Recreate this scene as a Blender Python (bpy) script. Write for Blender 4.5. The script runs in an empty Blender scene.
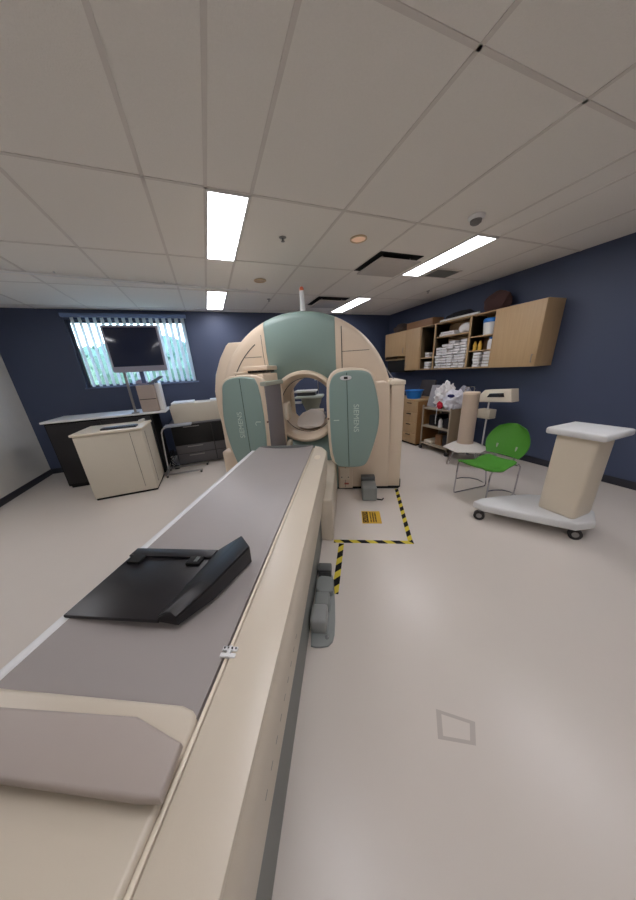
import bpy, bmesh, math, random
from mathutils import Vector, Matrix, noise
random.seed(7)
C = bpy.context.scene.collection
SC = bpy.context.scene
PI = math.pi
# ------------------------------------------------------------ camera geometry
F, PITCH, ROLL, YR, YB = 259.604, 0.349859, -0.0594337, -0.365442, 0.123090
PCX, PCY, H, CEIL = 318.0, 465.0, 1.6, 2.82
def _cam():
    c, s = math.cos(ROLL), math.sin(ROLL)
    Rz = Matrix(((c, -s, 0), (s, c, 0), (0, 0, 1)))
    up = Rz @ Vector((0, -math.cos(PITCH), -math.sin(PITCH)))
    fw = Rz @ Vector((0, -math.sin(PITCH), math.cos(PITCH)))
    fw = (fw - up*fw.dot(up)).normalized()
    rt = up.cross(fw)
    if rt.x < 0: rt = -rt
    Y = fw*math.cos(YR) + rt*math.sin(YR)
    X = -fw*math.sin(YR) + rt*math.cos(YR)
    return Matrix((X, Y, up))
CM = _cam()                                   # world = CM @ camera(x right, y down, z forward)
cam = bpy.data.objects.new('camera', bpy.data.cameras.new('camera'))
C.objects.link(cam); SC.camera = cam
r_, d_, f_ = CM.col[0], CM.col[1], CM.col[2]
m4 = Matrix((( r_.x, -d_.x, -f_.x, 0), (r_.y, -d_.y, -f_.y, 0), (r_.z, -d_.z, -f_.z, H), (0, 0, 0, 1)))
cam.matrix_world = m4
cam.data.sensor_fit = 'VERTICAL'; cam.data.sensor_height = 24
cam.data.lens = F/900*24
cam.data.shift_y = (PCY-450)/900
cam.data.clip_start = 0.02; cam.data.clip_end = 200
A = YB - YR                                   # the scanner's axis turns this far from the room's
BD = Vector((math.sin(A), math.cos(A), 0)); BR = Vector((math.cos(A), -math.sin(A), 0))
def B2W(u, v, z=0): return BR*u + BD*v + Vector((0, 0, z))

# ------------------------------------------------------------ materials
def srgb(c):
    return tuple(((x/255)/12.92 if x/255 <= .04045 else ((x/255+.055)/1.055)**2.4) for x in c) + (1,)
MATS = {}
def mat(name, col, rough=.5, metal=0, var=.04, scale=6, bump=0, bscale=60, spec=.5, coat=0):
    if name in MATS: return MATS[name]
    m = bpy.data.materials.new(name); m.use_nodes = True
    nt = m.node_tree; N = nt.nodes; b = N['Principled BSDF']
    b.inputs['Roughness'].default_value = rough; b.inputs['Metallic'].default_value = metal
    b.inputs['Specular IOR Level'].default_value = spec
    b.inputs['Coat Weight'].default_value = coat
    c = srgb(col)
    tc = N.new('ShaderNodeTexCoord'); nz = N.new('ShaderNodeTexNoise')
    nz.inputs['Scale'].default_value = scale; nz.inputs['Detail'].default_value = 4
    nt.links.new(tc.outputs['Object'], nz.inputs['Vector'])
    mx = N.new('ShaderNodeMix'); mx.data_type = 'RGBA'
    mx.inputs['A'].default_value = tuple(x*(1-var) for x in c[:3])+(1,)
    mx.inputs['B'].default_value = tuple(min(1, x*(1+var)) for x in c[:3])+(1,)
    nt.links.new(nz.outputs['Fac'], mx.inputs['Factor'])
    nt.links.new(mx.outputs['Result'], b.inputs['Base Color'])
    if bump:
        n2 = N.new('ShaderNodeTexNoise'); n2.inputs['Scale'].default_value = bscale
        nt.links.new(tc.outputs['Object'], n2.inputs['Vector'])
        bp = N.new('ShaderNodeBump'); bp.inputs['Strength'].default_value = bump; bp.inputs['Distance'].default_value = .01
        nt.links.new(n2.outputs['Fac'], bp.inputs['Height']); nt.links.new(bp.outputs['Normal'], b.inputs['Normal'])
    MATS[name] = m; return m
def emit(name, col, strength):
    m = bpy.data.materials.new(name); m.use_nodes = True; nt = m.node_tree
    b = nt.nodes['Principled BSDF']; b.inputs['Base Color'].default_value = srgb(col)
    b.inputs['Emission Color'].default_value = srgb(col); b.inputs['Emission Strength'].default_value = strength
    MATS[name] = m; return m
def wood(name, c1, c2, vertical=True):
    m = mat(name, c1, .45, var=.03); nt = m.node_tree; N = nt.nodes
    tc = N.new('ShaderNodeTexCoord'); mp = N.new('ShaderNodeMapping')
    mp.inputs['Scale'].default_value = (18, 18, 1.2) if vertical else (18, 1.2, 18)
    nz = N.new('ShaderNodeTexNoise'); nz.inputs['Scale'].default_value = 2.5; nz.inputs['Detail'].default_value = 6
    nt.links.new(tc.outputs['Object'], mp.inputs['Vector']); nt.links.new(mp.outputs['Vector'], nz.inputs['Vector'])
    mx = N.new('ShaderNodeMix'); mx.data_type = 'RGBA'
    mx.inputs['A'].default_value = srgb(c1); mx.inputs['B'].default_value = srgb(c2)
    nt.links.new(nz.outputs['Fac'], mx.inputs['Factor'])
    nt.links.new(mx.outputs['Result'], N['Principled BSDF'].inputs['Base Color'])
    return m
cream = mat('cream_plastic', (224, 206, 184), .38, var=.02, bump=.02, bscale=200)
tablec = mat('table_cream', (208, 196, 178), .36, var=.02, bump=.02, bscale=200)
cream2 = mat('pale_cream_plastic', (228, 216, 196), .4, var=.02)
green = mat('sage_green_plastic', (138, 160, 153), .35, var=.03, scale=2)
greyface = mat('collimator_grey', (128, 124, 130), .5, var=.03)
mattress_m = mat('grey_vinyl', (162, 155, 152), .42, var=.05, scale=3, bump=.05, bscale=25)
darkgrey = mat('dark_grey_plastic', (92, 94, 94), .5)
pedal_m = mat('mid_grey_plastic', (134, 138, 136), .42)
black = mat('black_plastic', (24, 22, 26), .36, var=.1)
blackmat = mat('matte_black', (10, 10, 11), .8)
charcoal = mat('charcoal_laminate', (40, 39, 42), .5)
chrome = mat('chrome', (200, 200, 205), .15, metal=1)
steel = mat('brushed_steel', (150, 148, 146), .35, metal=.8)
white = mat('white_plastic', (225, 225, 225), .4)
whitecloth = mat('white_cotton', (225, 222, 222), .9, var=.06, scale=20, bump=.5, bscale=40)
greycloth = mat('grey_cloth', (150, 150, 160), .9, bump=.4)
letter_m = mat('pale_lettering', (200, 215, 205), .5)
line_m = mat('seam_dark', (70, 68, 62), .7)
navy = mat('navy_paint', (68, 78, 104), .55, var=.04, scale=3, bump=.06, bscale=120)
tan = mat('tan_paint', (150, 132, 108), .55)
beige = mat('beige_metal', (206, 198, 182), .45, var=.02)
cardb = wood('tan_cardboard', (150, 112, 76), (138, 100, 68))
maple = wood('maple_laminate', (192, 162, 122), (172, 142, 104))
chairg = mat('green_polypropylene', (72, 142, 42), .45)
blue = mat('blue_plastic', (20, 110, 190), .4)
redm = mat('red_fabric', (190, 30, 55), .8)
yellow = mat('yellow_plastic', (205, 165, 60), .4)
navyp = mat('navy_print', (24, 24, 80), .7)
orange = mat('orange_plastic', (205, 95, 60), .4)
ceilm = mat('ceiling_tile', (240, 236, 230), .9, var=.03, scale=90, bump=.25, bscale=160)
gridm = mat('ceiling_grid_paint', (222, 216, 210), .6)
floorm = mat('vinyl_floor', (216, 207, 198), .3, var=.035, scale=1.6, bump=.02, bscale=9, spec=.45)
plate_m = mat('floor_plate', (206, 198, 192), .3, var=.02)
screen_m = mat('dark_screen', (22, 34, 62), .12)
blindm = mat('vertical_blind_fabric', (225, 235, 240), .7)
_b = blindm.node_tree; _p = _b.nodes['Principled BSDF']; _o = _b.nodes['Material Output']
_t = _b.nodes.new('ShaderNodeBsdfTransparent'); _l = _b.nodes.new('ShaderNodeBsdfTranslucent'); _l.inputs['Color'].default_value = (.95, .93, .92, 1)
_m1 = _b.nodes.new('ShaderNodeMixShader'); _m1.inputs['Fac'].default_value = .35; _m2 = _b.nodes.new('ShaderNodeMixShader'); _m2.inputs['Fac'].default_value = .14
_b.links.new(_p.outputs[0], _m1.inputs[1]); _b.links.new(_l.outputs[0], _m1.inputs[2])
_b.links.new(_m1.outputs[0], _m2.inputs[1]); _b.links.new(_t.outputs[0], _m2.inputs[2]); _b.links.new(_m2.outputs[0], _o.inputs['Surface'])
leafm = mat('leaf_green', (74, 108, 96), .7, var=.35, scale=8)
grassm = mat('outdoor_grass', (112, 126, 108), .9, var=.2)
lightm = emit('light_diffuser', (250, 249, 255), 6)
downm = emit('amber_lamp', (235, 195, 165), .12)
ledm = emit('orange_tip', (230, 90, 50), .3)

def stripes_material(name, scale=1.0):
    m = bpy.data.materials.new(name); m.use_nodes = True; nt = m.node_tree; N = nt.nodes
    b = N['Principled BSDF']; b.inputs['Roughness'].default_value = .7; b.inputs['Specular IOR Level'].default_value = .2
    tc = N.new('ShaderNodeTexCoord'); sx = N.new('ShaderNodeSeparateXYZ')
    nt.links.new(tc.outputs['Object'], sx.inputs[0])
    add = N.new('ShaderNodeMath'); add.operation = 'ADD'
    nt.links.new(sx.outputs['X'], add.inputs[0]); nt.links.new(sx.outputs['Y'], add.inputs[1])
    mul = N.new('ShaderNodeMath'); mul.operation = 'MULTIPLY'; mul.inputs[1].default_value = 1/.165*scale
    nt.links.new(add.outputs[0], mul.inputs[0])
    fr = N.new('ShaderNodeMath'); fr.operation = 'FRACT'; nt.links.new(mul.outputs[0], fr.inputs[0])
    gt = N.new('ShaderNodeMath'); gt.operation = 'GREATER_THAN'; gt.inputs[1].default_value = .48
    nt.links.new(fr.outputs[0], gt.inputs[0])
    mx = N.new('ShaderNodeMix'); mx.data_type = 'RGBA'
    mx.inputs['A'].default_value = srgb((215, 195, 70)); mx.inputs['B'].default_value = srgb((18, 18, 18))
    nt.links.new(gt.outputs[0], mx.inputs['Factor']); nt.links.new(mx.outputs['Result'], b.inputs['Base Color'])
    return m
hazard = stripes_material('hazard_stripes')

# ------------------------------------------------------------ mesh collector
class G:
    def __init__(s): s.bm = bmesh.new()
    def _bev(s, verts, w, seg=2):
        if w <= 0: return
        es = set()
        for v in verts:
            for e in v.link_edges: es.add(e)
        bmesh.ops.bevel(s.bm, geom=list(es), offset=w, segments=seg, affect='EDGES', profile=.5)
    def box(s, x0, x1, y0, y1, z0, z1, bev=0, seg=2):
        r = bmesh.ops.create_cube(s.bm, size=1)
        for v in r['verts']:
            v.co = Vector(((x0+x1)/2+v.co.x*(x1-x0), (y0+y1)/2+v.co.y*(y1-y0), (z0+z1)/2+v.co.z*(z1-z0)))
        s._bev(r['verts'], bev, seg); return s
    def prism(s, poly, axis, a, b, bev=0, seg=2):
        """poly in the two remaining axes (order x,y,z without the axis)"""
        def P(p, t):
            if axis == 'x': return Vector((t, p[0], p[1]))
            if axis == 'y': return Vector((p[0], t, p[1]))
            return Vector((p[0], p[1], t))
        va = [s.bm.verts.new(P(p, a)) for p in poly]; vb = [s.bm.verts.new(P(p, b)) for p in poly]
        n = len(poly)
        fs = [s.bm.faces.new(va), s.bm.faces.new(vb[::-1])]
        for i in range(n): fs.append(s.bm.faces.new((va[i], vb[i], vb[(i+1) % n], va[(i+1) % n])))
        bmesh.ops.recalc_face_normals(s.bm, faces=fs)
        if bev:
            es = list({e for f in fs[:2] for e in f.edges})
            bmesh.ops.bevel(s.bm, geom=es, offset=bev, segments=seg, affect='EDGES', profile=.5)
        return s
    def loft(s, rings, cap=True):
        vs = [[s.bm.verts.new(p) for p in r] for r in rings]; n = len(vs[0]); fs = []
        for a, b in zip(vs, vs[1:]):
            for i in range(n): fs.append(s.bm.faces.new((a[i], a[(i+1) % n], b[(i+1) % n], b[i])))
        if cap: fs.append(s.bm.faces.new(vs[0][::-1])); fs.append(s.bm.faces.new(vs[-1]))
        bmesh.ops.recalc_face_normals(s.bm, faces=fs); return s
    def lathe(s, prof, c=(0, 0, 0), axis='z', n=32, cap=False):
        """prof: (radius, t) along the axis"""
        rings = []
        for r, t in prof:
            ring = []
            for i in range(n):
                a = 2*PI*i/n; p, q = r*math.cos(a), r*math.sin(a)
                if axis == 'z': v = Vector((p, q, t))
                elif axis == 'y': v = Vector((p, t, q))
                else: v = Vector((t, p, q))
                ring.append(v+Vector(c))
            rings.append(ring)
        return s.loft(rings, cap)
    def cyl(s, p, q, r, n=12, r2=None):
        p, q = Vector(p), Vector(q); d = (q-p).normalized()
        a = d.orthogonal().normalized(); b = d.cross(a); r2 = r if r2 is None else r2
        R = lambda c, rr: [c+a*rr*math.cos(2*PI*i/n)+b*rr*math.sin(2*PI*i/n) for i in range(n)]
        return s.loft([R(p, r), R(q, r2)])
    def tube(s, pts, r, n=8):
        pts = [Vector(p) for p in pts]; rings = []; up = None
        for i, p in enumerate(pts):
            d = ((pts[min(i+1, len(pts)-1)]-pts[max(i-1, 0)])).normalized()
            if up is None: up = d.orthogonal().normalized()
            up = (up-d*up.dot(d)).normalized(); b = d.cross(up)
            rings.append([p+up*r*math.cos(2*PI*k/n)+b*r*math.sin(2*PI*k/n) for k in range(n)])
        return s.loft(rings)
    def blob(s, c, sz, amp=.15, fr=3, seed=0, sub=3, flat=None):
        r = bmesh.ops.create_icosphere(s.bm, subdivisions=sub, radius=1)
        for v in r['verts']:
            d = v.co.normalized(); k = 1+amp*noise.noise(d*fr+Vector((seed*7.3, seed, 0)))+amp*.6*abs(noise.noise(d*fr*2.3+Vector((seed, 5, seed))))
            p = Vector((d.x*sz[0]*k, d.y*sz[1]*k, d.z*sz[2]*k))
            if p.z < -sz[2]*.75: p.z = -sz[2]*.75
            v.co = p+Vector(c)
        return s
    def build(s, name, m, parent=None, off=(0, 0, 0), ang=38):
        bm = s.bm; bmesh.ops.remove_doubles(bm, verts=bm.verts, dist=1e-5)
        for v in bm.verts: v.co -= Vector(off)
        for f in bm.faces: f.smooth = True
        for e in bm.edges:
            if len(e.link_faces) == 2 and e.calc_face_angle(0) > math.radians(ang): e.smooth = False
        me = bpy.data.meshes.new(name); bm.to_mesh(me); bm.free()
        me.materials.append(m)
        o = bpy.data.objects.new(name, me); C.objects.link(o)
        if parent: o.parent = parent
        return o
def tag(o, label, cat, group=None):
    o['label'] = label; o['category'] = cat
    if group: o['group'] = group
    return o
class T:
    """a thing: an Empty at its base; parts are written in the frame it stands in (room or scanner axes)"""
    def __init__(s, name, label, cat, o=(0, 0, 0), bed=False, group=None, rz=0):
        e = bpy.data.objects.new(name, None); C.objects.link(e); e.empty_display_size = .1
        if bed: e.location = B2W(*o); e.rotation_euler.z = -A
        else: e.location = o; e.rotation_euler.z = rz
        tag(e, label, cat, group); s.e = e; s.o = o if rz == 0 else (0, 0, 0)
        if rz: s.o = (0, 0, 0)
    def part(s, name, g, m, parent=None): return g.build(name, m, parent or s.e, s.o)
def single(name, g, m, label, cat, o=(0, 0, 0), bed=False, group=None):
    ob = g.build(name, m, None, o)
    if bed: ob.location = B2W(*o); ob.rotation_euler.z = -A
    else: ob.location = o
    return tag(ob, label, cat, group)
def struct(name, g, m, parent=None):
    o = g.build(name, m, parent)
    if not parent: o['kind'] = 'structure'
    return o
def copy_tree(o, parent=None):
    c = o.copy(); C.objects.link(c); c.parent = parent
    for ch in list(o.children): copy_tree(ch, c)
    return c
def text_bm(txt, size, depth=.0015):
    cu = bpy.data.curves.new('t', 'FONT'); cu.body = txt; cu.size = size; cu.extrude = depth
    cu.align_x = 'CENTER'; cu.align_y = 'CENTER'
    ob = bpy.data.objects.new('t', cu); C.objects.link(ob)
    dg = bpy.context.evaluated_depsgraph_get(); me = bpy.data.meshes.new_from_object(ob.evaluated_get(dg))
    bpy.data.objects.remove(ob); g = G(); g.bm.from_mesh(me); bpy.data.meshes.remove(me); return g

# ------------------------------------------------------------ room shell
XL, XR, YN, YF = -3.1, 4.62, -2.6, 6.3
g = G(); g.box(XL-.1, XR+.1, YN-.1, YF+.1, -.1, 0); struct('floor', g, floorm)
g = G(); g.box(XL-.1, XR+.1, YN-.1, YF+.1, CEIL, CEIL+.1); ceiling = struct('ceiling', g, ceilm)
gx = [-2.42, -1.67, -.91, -.155, .22, .53, 1.29, 2.05, 2.83, 3.14, 3.9]
gy = [-2.42, -1.21, 0, 1.21, 2.42, 3.63, 4.84, 6.05]
g = G()
for x in gx: g.box(x-.012, x+.012, YN, YF, CEIL-.004, CEIL+.002)
for y in gy: g.box(XL, XR, y-.012, y+.012, CEIL-.004, CEIL+.002)
struct('ceiling_grid', g, gridm, ceiling)
# window opening in the far wall
WX0, WX1, WZ0, WZ1 = -2.1, -.2, 1.53, 2.66
g = G()
g.box(XL-.1, WX0, YF, YF+.2, 0, CEIL); g.box(WX1, XR+.1, YF, YF+.2, 0, CEIL)
g.box(WX0, WX1, YF, YF+.2, 0, WZ0); g.box(WX0, WX1, YF, YF+.2, WZ1, CEIL)
struct('wall_back', g, navy)
g = G(); g.box(XR, XR+.1, YN, YF, 0, CEIL); struct('wall_right', g, navy)
g = G(); g.box(XL-.1, XL, YN, YF, 0, CEIL); struct('wall_left', g, mat('off_white_paint', (226, 222, 214), .6))
g = G(); g.box(XL-.1, XR+.1, YN-.1, YN, 0, CEIL); struct('wall_front', g, mat('off_white_paint', (226, 222, 214), .6))
bb = mat('baseboard_vinyl', (40, 42, 52), .5)
g = G(); g.box(XL, XR, YF-.012, YF, 0, .1, .003); struct('baseboard_back', g, bb)
g = G(); g.box(XR-.012, XR, YN, YF-.012, 0, .1, .003); struct('baseboard_right', g, bb)
g = G(); g.box(XL, XL+.012, YN, YF-.012, 0, .1, .003); struct('baseboard_left', g, bb)
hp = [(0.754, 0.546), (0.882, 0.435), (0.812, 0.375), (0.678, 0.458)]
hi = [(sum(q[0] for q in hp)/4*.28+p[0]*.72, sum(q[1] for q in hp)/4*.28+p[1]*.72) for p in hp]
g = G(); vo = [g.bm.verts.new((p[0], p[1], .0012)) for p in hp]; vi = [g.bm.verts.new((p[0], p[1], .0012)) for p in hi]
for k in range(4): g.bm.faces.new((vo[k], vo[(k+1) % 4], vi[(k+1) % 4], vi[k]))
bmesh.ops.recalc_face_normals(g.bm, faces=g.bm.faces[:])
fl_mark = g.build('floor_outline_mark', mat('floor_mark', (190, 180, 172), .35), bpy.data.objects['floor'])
# window frame + glass
fr = mat('window_frame_metal', (70, 78, 98), .4)
g = G()
g.box(WX0, WX0+.04, YF+.06, YF+.12, WZ0, WZ1, .004); g.box(WX1-.04, WX1, YF+.06, YF+.12, WZ0, WZ1, .004)
g.box(WX0+.04, WX1-.04, YF+.06, YF+.12, WZ0, WZ0+.04, .004); g.box(WX0+.04, WX1-.04, YF+.06, YF+.12, WZ1-.04, WZ1, .004)
w = struct('window_1', g, fr)
gl = bpy.data.materials.new('clear_glass'); gl.use_nodes = True
b = gl.node_tree.nodes['Principled BSDF']; b.inputs['Transmission Weight'].default_value = 1; b.inputs['Roughness'].default_value = 0; b.inputs['IOR'].default_value = 1.02
g = G(); g.box(WX0+.04, WX1-.04, YF+.088, YF+.092, WZ0+.04, WZ1-.04); struct('window_pane', g, gl, w)
g = G(); g.box(WX0-.03, WX1+.03, YF-.03, YF+.06, WZ0-.025, WZ0, .006); struct('window_sill', g, mat('sill_paint', (120, 134, 165), .5), w)
# vertical blind
t = T('vertical_blind', 'pale vertical blind with narrow hanging slats covering the window', 'blind', (-1.15, YF+.03, WZ0))
g = G(); g.box(WX0-.02, WX1+.03, YF-.07, YF-.004, WZ1+.03, WZ1+.09, .008); t.part('headrail', g, mat('headrail_paint', (110, 130, 170), .4))
x = WX1-.05
while x > WX0+.02:
    g = G(); a = math.radians(40); dx, dy = .044*math.cos(a), .044*math.sin(a); yc = YF-.035; zt = WZ1+.035
    g.prism([(x-dx, yc+dy), (x, yc+.004), (x+dx, yc-dy), (x+dx, yc-dy+.0012), (x, yc+.0052), (x-dx, yc+dy+.0012)], 'z', WZ0+.01, zt)
    t.part('slat', g, blindm); x -= .108
# outdoors
g = G(); g.box(-30, 20, YF+.6, 50, -.5, -.3); o = g.build('lawn', grassm); o['kind'] = 'structure'
def tree(x, y, h, r, seed, label):
    t = T('leafy_tree', label, 'tree', (x, y, -.3), group=None)
    g = G(); g.cyl((x, y, -.3), (x, y, h*.6), .12, 10, .06); t.part('trunk', g, mat('bark', (90, 76, 62), .9))
    g = G(); rnd = random.Random(seed)
    for i in range(420):
        d = Vector((rnd.gauss(0, 1), rnd.gauss(0, 1), rnd.gauss(0, 1))).normalized()*rnd.uniform(.5, 1)
        c = Vector((x+d.x*r, y+d.y*r, h*.62+d.z*h*.4))
        a = Vector((rnd.uniform(-1, 1), rnd.uniform(-1, 1), rnd.uniform(-1, 1))).normalized(); b_ = a.orthogonal().normalized()
        s_ = rnd.uniform(.06, .14)
        v1 = [g.bm.verts.new(c+a*s_), g.bm.verts.new(c+b_*s_*.5), g.bm.verts.new(c-a*s_), g.bm.verts.new(c-b_*s_*.5)]
        g.bm.faces.new(v1)
    g.blob((x, y, h*.6), (r*.8, r*.8, h*.36), .3, 4, seed)
    t.part('crown', g, leafm)
tree(-1.3, 11.5, 3.2, 1.2, 1, 'rounded green tree outside the window, seen between the blind slats on the right')
tree(-3.8, 13.5, 3.0, 1.3, 2, 'green tree outside the window, further left and farther away behind the monitor')

# ------------------------------------------------------------ ceiling fixtures
def panel(x0, y0, label):
    t = T('ceiling_light', label, 'light', (x0+.155, y0+.605, CEIL), group='long fluorescent ceiling lights')
    g = G(); h = .014
    for a in ((x0, x0+.018, y0, y0+1.21), (x0+.292, x0+.31, y0, y0+1.21), (x0+.018, x0+.292, y0, y0+.018), (x0+.018, x0+.292, y0+1.192, y0+1.21)):
        g.box(a[0], a[1], a[2], a[3], CEIL-h, CEIL, .002)
    t.part('frame', g, mat('light_frame', (225, 222, 220), .5))
    g = G(); g.box(x0+.018, x0+.292, y0+.018, y0+1.192, CEIL-.009, CEIL-.003); t.part('diffuser', g, lightm)
panel(.22, 2.42, 'lit white ceiling panel nearest the camera on the left, above the patient table')
panel(.22, 4.84, 'lit white ceiling panel on the left, close to the navy back wall')
panel(2.83, 2.42, 'large lit ceiling panel at right, beside the smoke detector')
panel(2.83, 4.84, 'small distant lit ceiling panel right of the mast on the scanner')
panel(.22, 0, 'lit ceiling panel directly over the near end of the patient table')
panel(2.83, 0, 'lit ceiling panel overhead on the right, above the frame')
panel(.22, -2.42, 'added lit ceiling panel behind the camera, out of view')  # unseen panel, added to brighten the room
panel(-2.73, 2.42, 'lit ceiling panel over the far left of the room')
def plaque(x0, y0, label):
    t = T('ceiling_vent', label, 'vent', (x0+.3, y0+.3, CEIL), group='square black-edged ceiling vents')
    g = G(); g.box(x0, x0+.62, y0, y0+.6, CEIL-.006, CEIL); t.part('opening', g, blackmat)
    g = G(); g.box(x0+.03, x0+.61, y0+.03, y0+.58, CEIL-.055, CEIL-.04, .003); t.part('face_plate', g, mat('vent_plate', (196, 190, 184), .6))
    for a in (.1, .5):
        for b_ in (.1, .5):
            g = G(); g.cyl((x0+a, y0+b_, CEIL-.041), (x0+a, y0+b_, CEIL-.005), .008); t.part('hanger', g, steel)
plaque(2.06, 3.02, 'black-edged square ceiling vent left of the large lit panel')
plaque(2.08, 4.9, 'black-edged square ceiling vent beside the small distant lit panel')
t = T('ceiling_grille', 'grey louvred return air grille behind the large right ceiling light', 'vent', (3.42, 3.46, CEIL))
g = G()
for a in ((3.2, 3.22, 3.3, 3.62), (3.62, 3.64, 3.3, 3.62), (3.22, 3.62, 3.3, 3.32), (3.22, 3.62, 3.6, 3.62)): g.box(*a, CEIL-.012, CEIL)
t.part('frame', g, gridm)
g = G()
for i in range(14): g.box(3.22, 3.62, 3.325+i*.02, 3.333+i*.02, CEIL-.012, CEIL-.002)
t.part('louvre', g, mat('louvre_grey', (130, 132, 130), .6))
def roundfix(name, x, y, r, label, cat, lamp):
    t = T(name, label, cat, (x, y, CEIL))
    g = G(); g.lathe([(r, CEIL-.001), (r, CEIL-.009), (r*.86, CEIL-.014), (r*.8, CEIL-.006)], (x, y, 0), cap=False); t.part('trim_ring', g, mat('tan_ring', (205, 180, 150), .5))
    g = G(); g.lathe([(.001, CEIL-.004), (r*.82, CEIL-.006)], (x, y, 0)); t.part('lens', g, lamp)
roundfix('ceiling_downlight', 1.66, 2.82, .085, 'round amber downlight in the ceiling left of the black vent', 'light', downm)
roundfix('ceiling_speaker', .925, 4.25, .085, 'round pinkish ceiling disc above the left side of the scanner', 'speaker', mat('speaker_face', (190, 165, 145), .7))
def sprinkler(x, y, label):
    t = T('sprinkler_head', label, 'sprinkler', (x, y, CEIL))
    g = G(); g.lathe([(.001, CEIL-.008), (.03, CEIL-.006), (.036, CEIL-.001)], (x, y, 0)); t.part('escutcheon', g, steel)
    g = G(); g.cyl((x, y, CEIL-.008), (x, y, CEIL-.03), .007); g.cyl((x, y, CEIL-.03), (x, y, CEIL-.034), .018); t.part('nozzle', g, steel)
sprinkler(.915, 2.98, 'small metal sprinkler between the near ceiling light and the amber downlight')
sprinkler(3.94, 4.27, 'small metal sprinkler in the ceiling near the wall cabinets')
sprinkler(1.25, 5.2, 'small metal sprinkler in the ceiling just left of the mast')
t = T('smoke_detector', 'white domed smoke detector on the ceiling near the right light', 'smoke detector', (2.5, 2.18, CEIL))
g = G(); g.lathe([(.07, CEIL-.001), (.07, CEIL-.018), (.055, CEIL-.03)], (2.5, 2.18, 0), n=28, cap=True); t.part('base', g, white)
g = G(); g.lathe([(.048, CEIL-.03), (.046, CEIL-.05), (.03, CEIL-.062)], (2.5, 2.18, 0), n=28, cap=True); t.part('sensor_dome', g, mat('detector_grey', (120, 118, 116), .6))
# long white rail hung just below the ceiling
t = T('ceiling_rail', 'long white rail hung across the ceiling at left', 'curtain rail', (.25, 4.62, CEIL))
g = G(); g.tube([(-2.9, 4.2, CEIL-.035), (-.57, 4.48, CEIL-.035), (1.0, 4.69, CEIL-.035)], .014); t.part('rail', g, white)
for xx, yy in ((-2.5, 4.25), (-1.4, 4.38), (-.3, 4.516), (.8, 4.665)):
    g = G(); g.cyl((xx, yy, CEIL-.03), (xx, yy, CEIL), .008); t.part('bracket', g, white)

# ------------------------------------------------------------ scanner gantry (scanner axes: u right, v away, z up)
U0, Z0, RR, VF = -.575, 1.125, 1.16, 3.5
t = T('scanner_gantry', 'large round cream and sage green scanner gantry with a central bore', 'scanner', (U0, 3.9, 0), True)
prof = [(.455, 3.70), (.52, 3.65), (.6, 3.605), (.7, 3.56), (.85, 3.52), (1.075, 3.5), (1.12, 3.508), (1.147, 3.53), (RR, 3.565), (RR, 3.95), (1.05, 4.0), (.6, 4.0)]
def ring_piece(lo, hi, name, m):
    g = G(); g.lathe(prof, (U0, 0, Z0), 'y', 160)
    bm = g.bm
    geo = lambda: bm.verts[:]+bm.edges[:]+bm.faces[:]
    if lo is not None: bmesh.ops.bisect_plane(bm, geom=geo(), plane_co=(lo, 0, 0), plane_no=(1, 0, 0), clear_inner=True)
    if hi is not None: bmesh.ops.bisect_plane(bm, geom=geo(), plane_co=(hi, 0, 0), plane_no=(1, 0, 0), clear_outer=True)
    bmesh.ops.bisect_plane(bm, geom=geo(), plane_co=(0, 0, .03), plane_no=(0, 0, 1), clear_inner=True)
    return t.part(name, g, m)
ring_piece(-1.01, -.135, 'green_front_panel', green)
ring_piece(None, -1.014, 'cream_side_panel', cream); ring_piece(-.131, None, 'cream_side_panel', cream)
# bore lip and tunnel
g = G(); g.lathe([(.485, 3.72), (.482, 3.57), (.465, 3.55), (.44, 3.548), (.41, 3.59), (.392, 3.64), (.388, 3.72)], (U0, 0, Z0), 'y', 96); t.part('bore_lip', g, cream)
g = G(); g.lathe([(.388, 3.72), (.385, 4.55), (.43, 4.57), (.95, 4.57), (.98, 4.5), (.98, 4.0)], (U0, 0, Z0), 'y', 96); t.part('bore_tunnel', g, cream)
g = G(); g.lathe([(.3865, 3.82), (.380, 3.822), (.380, 3.828), (.3865, 3.83)], (U0, 0, Z0), 'y', 96); t.part('bore_seam', g, line_m)
g = G(); pts = [(U0+.384*math.cos(math.radians(a)), Z0+.384*math.sin(math.radians(a))) for a in range(146, 217, 5)]
g.prism(pts, 'y', 4.46, 4.5); t.part('rear_bore_panel', g, cream2)
# grooves on the panels
def face_line(a, b, n=14): return [on_face(a[0]+(b[0]-a[0])*i/n, a[1]+(b[1]-a[1])*i/n) for i in range(n+1)]
def on_face(u, z, dv=-.001):
    r = math.hypot(u-U0, z-Z0); q = 3.5
    for (r0, v0), (r1, v1) in zip(prof, prof[1:9]):
        if r0 <= r <= r1: q = v0+(v1-v0)*(r-r0)/(r1-r0)
    return (u, q+dv, z)
g = G(); pts = []
for i in range(13):
    a = math.radians(119+i*2.5); rr = 1.0
    pts.append(on_face(U0+rr*math.cos(a+.1), Z0+rr*math.sin(a+.1)))
g.tube(pts, .006, 6); g.tube(face_line((-1.30, 1.80), (-1.08, 1.80)), .003, 5); g.tube(face_line((-1.055, 1.62), (-1.055, 2.05)), .003, 5)
t.part('panel_groove', g, line_m)
g = G(); g.tube(face_line((-.055, 2.08), (-.055, 1.3)), .005, 5); g.tube(face_line((-.05, 1.80), (.28, 1.80)), .003, 5); t.part('panel_groove', g, line_m)
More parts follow.
